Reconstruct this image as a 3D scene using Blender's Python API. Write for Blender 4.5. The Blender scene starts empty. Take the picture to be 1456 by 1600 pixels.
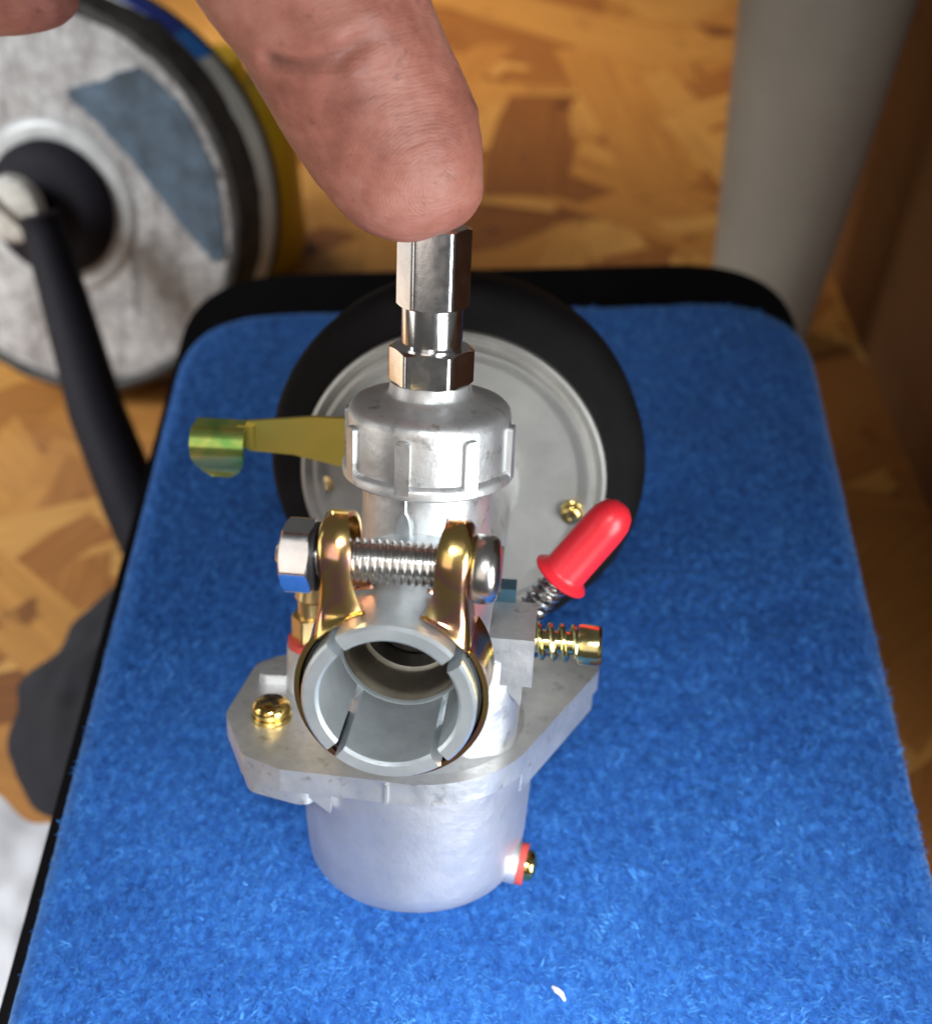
import bpy, bmesh, math, random
import numpy as np
from mathutils import Matrix, Vector, Euler
from mathutils import noise as mnoise

random.seed(7)
rng = np.random.default_rng(7)
S = 0.001                       # all builders below work in millimetres
PI = math.pi
scene = bpy.context.scene
COL = scene.collection

# ------------------------------------------------------------------ camera
cam_d = bpy.data.cameras.new('Camera')
cam = bpy.data.objects.new('Camera', cam_d)
COL.objects.link(cam)
cam.location = Vector((6.99, -128.85, 198.61)) * S
cam.rotation_euler = (math.radians(90 - 44), 0, 0)
cam_d.sensor_fit = 'HORIZONTAL'
cam_d.sensor_width = 36
cam_d.lens = 44.5
cam_d.clip_start = 0.005
cam_d.clip_end = 20
cam_d.dof.use_dof = True
cam_d.dof.focus_distance = 0.172
cam_d.dof.aperture_fstop = 17.5
scene.camera = cam

# ------------------------------------------------------------------ world + lamps
world = bpy.data.worlds.new('World')
scene.world = world
world.use_nodes = True
wb = world.node_tree.nodes['Background']
wb.inputs[0].default_value = (0.62, 0.60, 0.58, 1)
wb.inputs[1].default_value = 0.13

def lamp(name, loc, aim, size, power, color, size_y=None, spread=None):
    d = bpy.data.lights.new(name, 'AREA')
    d.energy = power
    d.color = color
    d.size = size * S
    if size_y:
        d.shape = 'RECTANGLE'
        d.size_y = size_y * S
    if spread:
        d.spread = math.radians(spread)
    o = bpy.data.objects.new(name, d)
    COL.objects.link(o)
    o.location = Vector(loc) * S
    o.rotation_euler = (Vector(aim) - Vector(loc)).to_track_quat('-Z', 'Y').to_euler()
    return o
lamp('window_light', (162, -190, 112), (0, -5, 50), 130, 0.38, (0.93, 0.97, 1.0), 190, spread=105)
lamp('felt_fill', (8, -295, 430), (2, -165, 0), 120, 0.64, (0.95, 0.98, 1.0), spread=46)  # added fill pooling light on the front of the pad
lamp('low_side_fill', (-325, 240, -38), (0, 60, 60), 190, 0.07, (1.0, 0.95, 0.88), 140)  # added panel for the chrome's left faces to reflect
lamp('upper_fill_panel', (-200, -560, 430), (0, 0, 60), 460, 0.75, (1.0, 0.88, 0.78))  # added panel behind the camera for nut and chrome to reflect, no known window
lamp('side_fill', (-430, -60, 120), (0, 20, 60), 220, 0.30, (1.0, 0.93, 0.86))  # added panel giving the chrome its left bands
lamp('room_light', (-300, 700, 430), (10, 690, -118), 260, 0.9, (1.0, 0.80, 0.52), spread=64)
lamp('floor_fill', (-560, 60, 280), (-280, 230, -118), 240, 1.15, (0.92, 0.97, 1.0), spread=75)  # added fill on the left floor, brightening what the chrome reflects

scene.view_settings.view_transform = 'Standard'
scene.view_settings.look = 'None'
scene.view_settings.exposure = 0.0
scene.view_settings.gamma = 1.0
scene.view_settings.use_curve_mapping = False

# ------------------------------------------------------------------ materials
def new_mat(name):
    m = bpy.data.materials.new(name)
    m.use_nodes = True
    nt = m.node_tree
    return m, nt, nt.nodes['Principled BSDF']

def node(nt, t, **kw):
    n = nt.nodes.new(t)
    for k, v in kw.items():
        setattr(n, k, v)
    return n

def ramp(nt, fac, stops):
    r = node(nt, 'ShaderNodeValToRGB')
    el = r.color_ramp.elements
    while len(el) < len(stops):
        el.new(0.5)
    for e, (p, c) in zip(el, stops):
        e.position = p
        e.color = (*c, 1)
    nt.links.new(fac, r.inputs[0])
    return r.outputs[0]

def noise_tex(nt, scale, detail=4, rough=0.55, vec=None, distortion=0.0):
    n = node(nt, 'ShaderNodeTexNoise')
    n.inputs['Scale'].default_value = scale
    n.inputs['Detail'].default_value = detail
    n.inputs['Roughness'].default_value = rough
    n.inputs['Distortion'].default_value = distortion
    if vec is None:
        tc = node(nt, 'ShaderNodeTexCoord')
        vec = tc.outputs['Object']
    nt.links.new(vec, n.inputs['Vector'])
    return n.outputs['Fac']

def bump(nt, b, h, strength, dist):
    n = node(nt, 'ShaderNodeBump')
    n.inputs['Strength'].default_value = strength
    n.inputs['Distance'].default_value = dist
    nt.links.new(h, n.inputs['Height'])
    nt.links.new(n.outputs[0], b.inputs['Normal'])
    return n

def metal(name, c0, c1, r0, r1, nscale=180, bstr=0.25, bdist=0.0001, bscale=900, metallic=1.0, stain=None, wavy=False):
    m, nt, b = new_mat(name)
    f = noise_tex(nt, nscale, 5, 0.6)
    col = ramp(nt, f, [(0.32, c0), (0.68, c1)])
    if stain:
        f3 = noise_tex(nt, nscale * 2.3, 3, 0.6)
        k = ramp(nt, f3, [(0.60, (0, 0, 0)), (0.74, (1, 1, 1))])
        mx = node(nt, 'ShaderNodeMix', data_type='RGBA')
        nt.links.new(k, mx.inputs[0])
        nt.links.new(col, mx.inputs[6])
        mx.inputs[7].default_value = (*stain, 1)
        col = mx.outputs[2]
    nt.links.new(col, b.inputs['Base Color'])
    b.inputs['Metallic'].default_value = metallic
    f2 = noise_tex(nt, nscale * 1.7, 4, 0.6)
    mr = node(nt, 'ShaderNodeMapRange')
    mr.inputs['To Min'].default_value = r0
    mr.inputs['To Max'].default_value = r1
    nt.links.new(f2, mr.inputs['Value'])
    nt.links.new(mr.outputs[0], b.inputs['Roughness'])
    if bstr:
        bn = bump(nt, b, noise_tex(nt, bscale, 3, 0.6), bstr, bdist)
        if wavy:
            b0 = node(nt, 'ShaderNodeBump')
            b0.inputs['Strength'].default_value = 0.5
            b0.inputs['Distance'].default_value = 0.0006
            nt.links.new(noise_tex(nt, 170, 2, 0.5), b0.inputs['Height'])
            nt.links.new(b0.outputs[0], bn.inputs['Normal'])
    return m

M = {}
M['cast'] = metal('cast_zinc', (0.56, 0.57, 0.575), (0.74, 0.74, 0.735), 0.34, 0.52, 160, 0.45, 0.00014, 900, 0.82, wavy=True, stain=(0.38, 0.37, 0.35))
M['bowl'] = metal('satin_cast_zinc', (0.54, 0.54, 0.56), (0.68, 0.68, 0.695), 0.42, 0.56, 70, 0.5, 0.00012, 1400, 0.85, wavy=True)
M['plate'] = metal('dull_plate', (0.42, 0.41, 0.38), (0.54, 0.525, 0.49), 0.52, 0.66, 90, 0.12, 0.0001, 600)
M['machined'] = metal('machined_zinc', (0.56, 0.62, 0.65), (0.76, 0.81, 0.84), 0.28, 0.44, 120, 0.45, 0.00012, 700, 0.8)
M['chrome'] = metal('bright_chrome', (0.74, 0.74, 0.75), (0.88, 0.88, 0.89), 0.05, 0.26, 260, 0.10, 0.00005, 1500)
M['steel'] = metal('zinc_plated_steel', (0.55, 0.54, 0.52), (0.72, 0.71, 0.69), 0.18, 0.32, 300, 0.1, 0.00005, 1500)
M['bore'] = metal('tarnished_bore', (0.30, 0.26, 0.21), (0.48, 0.42, 0.34), 0.30, 0.45, 140, 0.2, 0.0001, 600)
M['brass'] = metal('pale_brass', (0.66, 0.46, 0.20), (0.82, 0.62, 0.32), 0.24, 0.40, 200, 0.1, 0.00005, 900)
M['gold'] = metal('yellow_passivated_screw', (0.62, 0.40, 0.10), (0.85, 0.66, 0.24), 0.10, 0.22, 350, 0.1, 0.00005, 900)
M['idle'] = metal('olive_passivated_steel', (0.50, 0.42, 0.16), (0.78, 0.70, 0.36), 0.12, 0.26, 350, 0.1, 0.00005, 900)

def passivated(name, stops, scale, rough, metallic=1.0):
    m, nt, b = new_mat(name)
    f = noise_tex(nt, scale, 2.5, 0.5, distortion=0.6)
    nt.links.new(ramp(nt, f, stops), b.inputs['Base Color'])
    b.inputs['Metallic'].default_value = metallic
    b.inputs['Roughness'].default_value = rough
    bump(nt, b, noise_tex(nt, 700, 3, 0.6), 0.12, 0.00005)
    return m
M['clamp'] = passivated('iridescent_yellow_zinc', [(0.30, (0.86, 0.68, 0.24)), (0.42, (0.93, 0.64, 0.23)), (0.50, (0.93, 0.54, 0.28)), (0.58, (0.87, 0.46, 0.40)), (0.68, (0.88, 0.62, 0.26))], 130, 0.19)
M['lever'] = passivated('olive_gold_zinc', [(0.3, (0.66, 0.56, 0.10)), (0.55, (0.80, 0.60, 0.12)), (0.75, (0.68, 0.60, 0.14))], 60, 0.38, 0.75)
M['tab'] = passivated('green_gold_zinc', [(0.30, (0.22, 0.50, 0.12)), (0.5, (0.52, 0.64, 0.16)), (0.66, (0.78, 0.70, 0.22)), (0.8, (0.30, 0.56, 0.16))], 150, 0.22, 0.8)

def plain(name, col, rough=0.5, var=0.15, nscale=120, bstr=0.0, bscale=400, bdist=0.0002, sheen=0.0, spec=0.5, coat=0.0):
    m, nt, b = new_mat(name)
    f = noise_tex(nt, nscale, 5, 0.6)
    c0 = tuple(x * (1 - var) for x in col)
    c1 = tuple(min(1, x * (1 + var)) for x in col)
    nt.links.new(ramp(nt, f, [(0.3, c0), (0.7, c1)]), b.inputs['Base Color'])
    b.inputs['Roughness'].default_value = rough
    b.inputs['Specular IOR Level'].default_value = spec
    b.inputs['Sheen Weight'].default_value = sheen
    b.inputs['Coat Weight'].default_value = coat
    if bstr:
        bump(nt, b, noise_tex(nt, bscale, 4, 0.6), bstr, bdist)
    return m
M['rubber'] = plain('black_rubber', (0.008, 0.007, 0.007), 0.8, 0.3, 90, 0.2, 500, spec=0.12)
M['dark_bore'] = plain('oily_slide_slot_shade', (0.02, 0.02, 0.022), 0.4)
M['red'] = plain('red_vinyl', (0.72, 0.022, 0.035), 0.34, 0.08, 60, 0.06, 500, spec=0.5)
M['red_washer'] = plain('red_fibre_washer', (0.50, 0.06, 0.05), 0.6)
M['teal'] = plain('teal_gasket', (0.012, 0.055, 0.085), 0.5)
M['black_frame'] = plain('black_stool_rim', (0.004, 0.0035, 0.004), 0.85, 0.3, 60, 0.2, 300, spec=0.06)
M['grey_post'] = plain('grey_painted_post', (0.29, 0.26, 0.215), 0.55, 0.10, 25)
M['black_cable'] = plain('black_cable_rubber', (0.006, 0.005, 0.009), 0.7, 0.2, spec=0.2)
M['floor_shade'] = plain('shade_heap', (0.010, 0.009, 0.013), 0.9, 0.25, 40)  # near-black colour standing in for shade on the floor
M['white_tray'] = plain('pale_cloth', (0.62, 0.62, 0.66), 0.85, 0.10, 40, spec=0.2)
M['yellow'] = plain('yellow_plastic', (0.55, 0.34, 0.012), 0.35, 0.08, 30)
M['white_paint'] = plain('off_white_band', (0.55, 0.57, 0.53), 0.5, 0.12, 60)
M['blue_paint'] = plain('blue_label_paint', (0.01, 0.035, 0.30), 0.35, 0.1)
M['sky_paint'] = plain('light_blue_label_paint', (0.01, 0.16, 0.55), 0.35, 0.1)
M['wheel_rim'] = plain('worn_black_rim', (0.030, 0.027, 0.024), 0.7, 0.6, 110, 0.5, 250, 0.0006)
M['wheel_blue'] = plain('worn_blue_print', (0.055, 0.085, 0.120), 0.7, 0.55, 70, 0.4, 300, 0.0005)
M['bolt_cap'] = plain('dull_bolt_metal', (0.42, 0.40, 0.36), 0.5, 0.3, 200)
M['dark_latch'] = plain('grey_latch', (0.03, 0.028, 0.028), 0.6)
M['hub_ring'] = plain('hub_ring_highlight', (0.40, 0.40, 0.40), 0.3, 0.2, 90)  # pale colour stands in for the highlight on the raised ring
M['brown_board'] = plain('dark_brown_board', (0.13, 0.050, 0.014), 0.6, 0.3, 14)
M['lint'] = plain('white_lint', (0.75, 0.75, 0.78), 0.9)

# ------------------------------------------------------------------ mesh helpers
def mesh_obj(name, verts, faces, mat, parent=None, smooth_angle=32, fix=True):
    bm = bmesh.new()
    vs = [bm.verts.new((v[0] * S, v[1] * S, v[2] * S)) for v in verts]
    for f in faces:
        try:
            bm.faces.new([vs[i] for i in f])
        except ValueError:
            pass
    return bm_obj(name, bm, mat, parent, smooth_angle, fix)

def bm_obj(name, bm, mat, parent=None, smooth_angle=32, fix=True):
    if fix:
        bmesh.ops.recalc_face_normals(bm, faces=bm.faces[:])
    for f in bm.faces:
        f.smooth = True
    lim = math.radians(smooth_angle)
    for e in bm.edges:
        if len(e.link_faces) == 2:
            e.smooth = e.calc_face_angle(0) < lim
    me = bpy.data.meshes.new(name)
    bm.to_mesh(me)
    bm.free()
    me.materials.append(M[mat] if isinstance(mat, str) else mat)
    o = bpy.data.objects.new(name, me)
    COL.objects.link(o)
    if parent:
        o.parent = parent
    return o

class G:
    """collects raw shapes (mm) for one mesh"""
    def __init__(self):
        self.v = []
        self.f = []
    def add(self, v, f, m=None):
        n = len(self.v)
        if m is not None:
            v = [tuple(m @ Vector(p)) for p in v]
        self.v += [tuple(p) for p in v]
        self.f += [tuple(i + n for i in q) for q in f]
        return self
    def lathe(self, prof, n=64, m=None):
        v, f = [], []
        ids = []
        for r, z in prof:
            if r < 1e-6:
                ids.append([len(v)] * n)
                v.append((0, 0, z))
            else:
                ids.append(list(range(len(v), len(v) + n)))
                v += [(r * math.cos(2 * PI * k / n), r * math.sin(2 * PI * k / n), z) for k in range(n)]
        for a, b in zip(ids[:-1], ids[1:]):
            for k in range(n):
                q = [a[k], a[(k + 1) % n], b[(k + 1) % n], b[k]]
                q = list(dict.fromkeys(q))
                if len(q) > 2:
                    f.append(q)
        return self.add(v, f, m)
    def prism(self, poly, z0, z1, m=None, bevel=0.0, seg=2):
        bm = bmesh.new()
        a = [bm.verts.new((x, y, z0)) for x, y in poly]
        b = [bm.verts.new((x, y, z1)) for x, y in poly]
        n = len(poly)
        bm.faces.new(a[::-1])
        bm.faces.new(b)
        for i in range(n):
            bm.faces.new([a[i], a[(i + 1) % n], b[(i + 1) % n], b[i]])
        if bevel:
            es = [e for e in bm.edges if e.calc_face_angle(0) > 0.5]
            bmesh.ops.bevel(bm, geom=es, offset=bevel, segments=seg, profile=0.5, affect='EDGES')
        bm.verts.index_update()
        v = [tuple(p.co) for p in bm.verts]
        f = [[p.index for p in q.verts] for q in bm.faces]
        bm.free()
        return self.add(v, f, m)
    def box(self, lo, hi, bevel=0.0, m=None, seg=2):
        return self.prism([(lo[0], lo[1]), (hi[0], lo[1]), (hi[0], hi[1]), (lo[0], hi[1])], lo[2], hi[2], m, bevel, seg)
    def tube(self, pts, rad, n=12, m=None, caps=True):
        pts = [Vector(p) for p in pts]
        rs = rad if isinstance(rad, (list, tuple)) else [rad] * len(pts)
        v, f = [], []
        t0 = (pts[1] - pts[0]).normalized()
        up = Vector((0, 0, 1)) if abs(t0.z) < 0.9 else Vector((1, 0, 0))
        a = t0.cross(up).normalized()
        for i, p in enumerate(pts):
            t = (pts[min(i + 1, len(pts) - 1)] - pts[max(i - 1, 0)]).normalized()
            a = (a - t * a.dot(t)).normalized()
            b = t.cross(a)
            for k in range(n):
                th = 2 * PI * k / n
                q = p + (a * math.cos(th) + b * math.sin(th)) * rs[i]
                v.append(tuple(q))
        for i in range(len(pts) - 1):
            for k in range(n):
                f.append([i * n + k, i * n + (k + 1) % n, (i + 1) * n + (k + 1) % n, (i + 1) * n + k])
        if caps:
            f.append(list(range(n))[::-1])
            f.append(list(range((len(pts) - 1) * n, len(pts) * n)))
        return self.add(v, f, m)
    def sheet(self, grid, thick, m=None, closed=False):
        """solid sheet from a grid of points, offset along its normals"""
        R, Cn = len(grid), len(grid[0])
        P = [[Vector(p) for p in row] for row in grid]
        v, f = [], []
        for side in (1, -1):
            for i in range(R):
                for j in range(Cn):
                    du = P[min(i + 1, R - 1)][j] - P[max(i - 1, 0)][j]
                    dv = P[i][min(j + 1, Cn - 1)] - P[i][max(j - 1, 0)]
                    nn = du.cross(dv)
                    nn = nn.normalized() if nn.length > 1e-9 else Vector((0, 0, 0))
                    v.append(tuple(P[i][j] + nn * (side * thick / 2)))
        N = R * Cn
        for i in range(R - 1):
            for j in range(Cn - 1):
                a = i * Cn + j
                f.append([a, a + 1, a + Cn + 1, a + Cn])
                f.append([N + a, N + a + Cn, N + a + Cn + 1, N + a + 1])
        rim = [j for j in range(Cn)] + [i * Cn + Cn - 1 for i in range(1, R)] + [(R - 1) * Cn + j for j in range(Cn - 2, -1, -1)] + [i * Cn for i in range(R - 2, 0, -1)]
        for a, b in zip(rim, rim[1:] + rim[:1]):
            f.append([a, b, N + b, N + a])
        return self.add(v, f, m)
    def build(self, name, mat, parent=None, ang=32):
        return mesh_obj(name, self.v, self.f, mat, parent, ang)

def axis_m(origin, direction, spin=0.0):
    """matrix that puts a z-built shape at origin with its z along direction"""
    q = Vector(direction).normalized().to_track_quat('Z', 'Y')
    return Matrix.Translation(origin) @ q.to_matrix().to_4x4() @ Matrix.Rotation(spin, 4, 'Z')

def hexa(r, spin=0.0, n=6):
    return [(r * math.cos(spin + 2 * PI * k / n), r * math.sin(spin + 2 * PI * k / n)) for k in range(n)]

def round_poly(pts, rad, seg=6):
    out = []
    n = len(pts)
    for i in range(n):
        p0, p, p1 = Vector(pts[i - 1]), Vector(pts[i]), Vector(pts[(i + 1) % n])
        r = rad[i] if isinstance(rad, (list, tuple)) else rad
        d0, d1 = (p0 - p), (p1 - p)
        ang = d0.angle(d1)
        if r < 0.01 or ang > PI - 0.05:
            out.append(tuple(p)); continue
        k = min(r / math.tan(ang / 2), d0.length * 0.48, d1.length * 0.48)
        a, b = p + d0.normalized() * k, p + d1.normalized() * k
        for s in range(seg + 1):
            t = s / seg
            q = a * (1 - t) ** 2 + p * 2 * t * (1 - t) + b * t ** 2
            out.append((q.x, q.y))
    return out

def empty(name, label=None, cat=None, group=None):
    o = bpy.data.objects.new(name, None)
    o.empty_display_size = 0.01
    COL.objects.link(o)
    tag(o, label, cat, group)
    return o

def tag(o, label=None, cat=None, group=None, kind=None):
    if label: o['label'] = label
    if cat: o['category'] = cat
    if group: o['group'] = group
    if kind: o['kind'] = kind
    return o

# ================================================================== the setting
FZ = -118.0
# --- floor of pressed strand board: a base sheet plus flakes lying in it
def strand_mats():
    m, nt, b = new_mat('strand_board_flakes')
    gi = node(nt, 'ShaderNodeNewGeometry')
    att = node(nt, 'ShaderNodeAttribute', attribute_name='tone')
    col = ramp(nt, att.outputs['Fac'], [(0.0, (0.17, 0.056, 0.010)), (0.14, (0.28, 0.105, 0.020)), (0.38, (0.38, 0.165, 0.034)), (0.72, (0.45, 0.215, 0.048)), (1.0, (0.54, 0.30, 0.085))])
    at2 = node(nt, 'ShaderNodeAttribute', attribute_name='along')
    mp = node(nt, 'ShaderNodeMapping')
    mp.inputs['Scale'].default_value = (14, 260, 14)
    nt.links.new(at2.outputs['Vector'], mp.inputs['Vector'])
    g = noise_tex(nt, 1.0, 4, 0.6, vec=mp.outputs[0])
    mx = node(nt, 'ShaderNodeMix', data_type='RGBA', blend_type='MULTIPLY')
    mx.inputs[0].default_value = 0.75
    nt.links.new(col, mx.inputs[6])
    nt.links.new(ramp(nt, g, [(0.3, (0.62, 0.55, 0.48)), (0.65, (1, 1, 1))]), mx.inputs[7])
    sp = noise_tex(nt, 55, 3, 0.6)
    m2 = node(nt, 'ShaderNodeMix', data_type='RGBA', blend_type='MULTIPLY')
    m2.inputs[0].default_value = 0.8
    nt.links.new(mx.outputs[2], m2.inputs[6])
    nt.links.new(ramp(nt, sp, [(0.28, (0.25, 0.14, 0.08)), (0.36, (1, 1, 1))]), m2.inputs[7])
    nt.links.new(m2.outputs[2], b.inputs['Base Color'])
    b.inputs['Roughness'].default_value = 0.55
    b.inputs['Coat Weight'].default_value = 0.15
    bump(nt, b, g, 0.3, 0.0004)
    return m
M['strand'] = strand_mats()
M['board'] = plain('strand_board_base', (0.34, 0.165, 0.045), 0.6, 0.3, 40)
floor = G().box((-650, -260, FZ - 12), (650, 1150, FZ), 0).build('floor', 'board')
tag(floor, 'golden brown pressed strand board floor', None, None, 'structure')

def flakes():
    v, f, tone, along = [], [], [], []
    N = 1500
    for i in range(N):
        cx, cy = rng.uniform(-330, 330), rng.uniform(-120, 1000)
        L, W = (rng.uniform(90, 240), rng.uniform(22, 74)) if rng.random() < 0.55 else (rng.uniform(30, 110), rng.uniform(8, 30))
        a = rng.uniform(0, PI)
        z = FZ + 0.15 + 0.75 * rng.random()
        k = len(v)
        pts = [(-L / 2, -W / 2), (-L / 6, -W / 2), (L / 4, -W / 2), (L / 2, -W / 2), (L / 2, W / 2), (L / 5, W / 2), (-L / 5, W / 2), (-L / 2, W / 2)]
        ca, sa = math.cos(a), math.sin(a)
        t = rng.random() ** 0.8
        if rng.random() < 0.20:
            t *= 0.22
        off = rng.uniform(0, 50)
        if i == 0:
            cx, cy, z, t, a = 46, 520, FZ + 0.95, 0.06, 1.45
            L, W = 150, 46
            ca, sa = math.cos(a), math.sin(a)
            pts = [(-L / 2, -W / 2), (-L / 6, -W / 2), (L / 4, -W / 2), (L / 2, -W / 2), (L / 2, W / 2), (L / 5, W / 2), (-L / 5, W / 2), (-L / 2, W / 2)]
        for x, y in pts:
            x += rng.normal(0, L * (0.07 if abs(x) > L * 0.4 else 0.03)); y += rng.normal(0, W * 0.09)
            v.append(((cx + ca * x - sa * y) * S, (cy + sa * x + ca * y) * S, z * S))
            tone.append(t); along.append((x * S * 1.0, y * S + off, 0))
        f.append(tuple(range(k, k + 8)))
    me = bpy.data.meshes.new('wood_strands')
    me.from_pydata(v, [], f)
    a1 = me.attributes.new('tone', 'FLOAT', 'POINT'); a1.data.foreach_set('value', tone)
    a2 = me.attributes.new('along', 'FLOAT_VECTOR', 'POINT'); a2.data.foreach_set('vector', np.array(along).ravel())
    me.materials.append(M['strand'])
    o = bpy.data.objects.new('wood_strands', me)
    COL.objects.link(o)
    o.parent = floor
    o['kind'] = 'stuff'
flakes()

# ================================================================== the stool with its blue felt pad
def felt_mat():
    m, nt, b = new_mat('blue_felt')
    tc = node(nt, 'ShaderNodeTexCoord')
    mp = node(nt, 'ShaderNodeMapping')
    mp.inputs['Scale'].default_value = (1.0, 0.62, 1.0)
    mp.inputs['Rotation'].default_value = (0, 0, 0.25)
    nt.links.new(tc.outputs['Object'], mp.inputs['Vector'])
    big = noise_tex(nt, 24, 4, 0.6)
    fine = noise_tex(nt, 640, 4, 0.65, vec=mp.outputs[0], distortion=0.5)
    c = ramp(nt, fine, [(0.28, (0.009, 0.044, 0.20)), (0.5, (0.019, 0.098, 0.35)), (0.74, (0.050, 0.20, 0.53))])
    mx = node(nt, 'ShaderNodeMix', data_type='RGBA', blend_type='MULTIPLY')
    mx.inputs[0].default_value = 1.0
    nt.links.new(c, mx.inputs[6])
    nt.links.new(ramp(nt, big, [(0.3, (0.80, 0.80, 0.84)), (0.7, (1, 1, 1))]), mx.inputs[7])
    nt.links.new(mx.outputs[2], b.inputs['Base Color'])
    b.inputs['Roughness'].default_value = 0.95
    b.inputs['Specular IOR Level'].default_value = 0.1
    b.inputs['Sheen Weight'].default_value = 0.35
    b.inputs['Sheen Roughness'].default_value = 0.5
    b.inputs['Sheen Tint'].default_value = (0.35, 0.6, 1.0, 1)
    bump(nt, b, fine, 0.5, 0.0006)
    return m
M['felt'] = felt_mat()

stool = empty('padded_stool', 'low black stool with bright blue felt seat pad under the carburetor', 'stool')
OUT = round_poly([(-72, -95), (90.5, -95), (111, 174), (-77, 166)], [22, 22, 30, 30], 14)

def resample(poly, n):
    P = np.array(poly); Q = np.vstack([P, P[:1]])
    d = np.r_[0, np.cumsum(np.hypot(*np.diff(Q, axis=0).T))]
    t = np.linspace(0, d[-1], n, endpoint=False)
    return np.stack([np.interp(t, d, Q[:, 0]), np.interp(t, d, Q[:, 1])], 1)

def felt_pad():
    n = 900
    o = resample(OUT, n)
    c = np.array([10.0, 30.0])
    k = np.r_[np.linspace(0, 0.93, 150)[1:], np.linspace(0.93, 1.0, 14)[1:]]
    v = [(c[0], c[1], 0.0)]
    f = []
    for i, s in enumerate(k):
        ring = c + (o - c) * s
        dist = (1 - s) * np.hypot(*(o - c).T)
        r = 7.0
        dd = np.clip(dist, 0, r)
        z = -(r - np.sqrt(r * r - (r - dd) ** 2))
        for j in range(n):
            x, y = ring[j]
            h = mnoise.noise((x * 0.9, y * 0.55, 0.0)) * 0.34 + mnoise.noise((x * 0.10, y * 0.10, 5.0)) * 0.35 + mnoise.noise((x * 0.022, y * 0.022, 9.0)) * 0.9
            v.append((x, y, z[j] + h))
    for j in range(n):
        f.append((0, 1 + j, 1 + (j + 1) % n))
    for i in range(len(k) - 1):
        a, b = 1 + i * n, 1 + (i + 1) * n
        for j in range(n):
            f.append((a + j, b + j, b + (j + 1) % n, a + (j + 1) % n))
    a = 1 + (len(k) - 1) * n
    me = bpy.data.meshes.new('seat_pad')
    me.from_pydata([(x * S, y * S, zz * S) for x, y, zz in v], [], f)
    me.polygons.foreach_set('use_smooth', [True] * len(me.polygons))
    me.materials.append(M['felt'])
    ob = bpy.data.objects.new('seat_pad', me)
    COL.objects.link(ob)
    ob.parent = stool
    ob['label'] = 'bright blue felt seat pad'
felt_pad()
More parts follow.
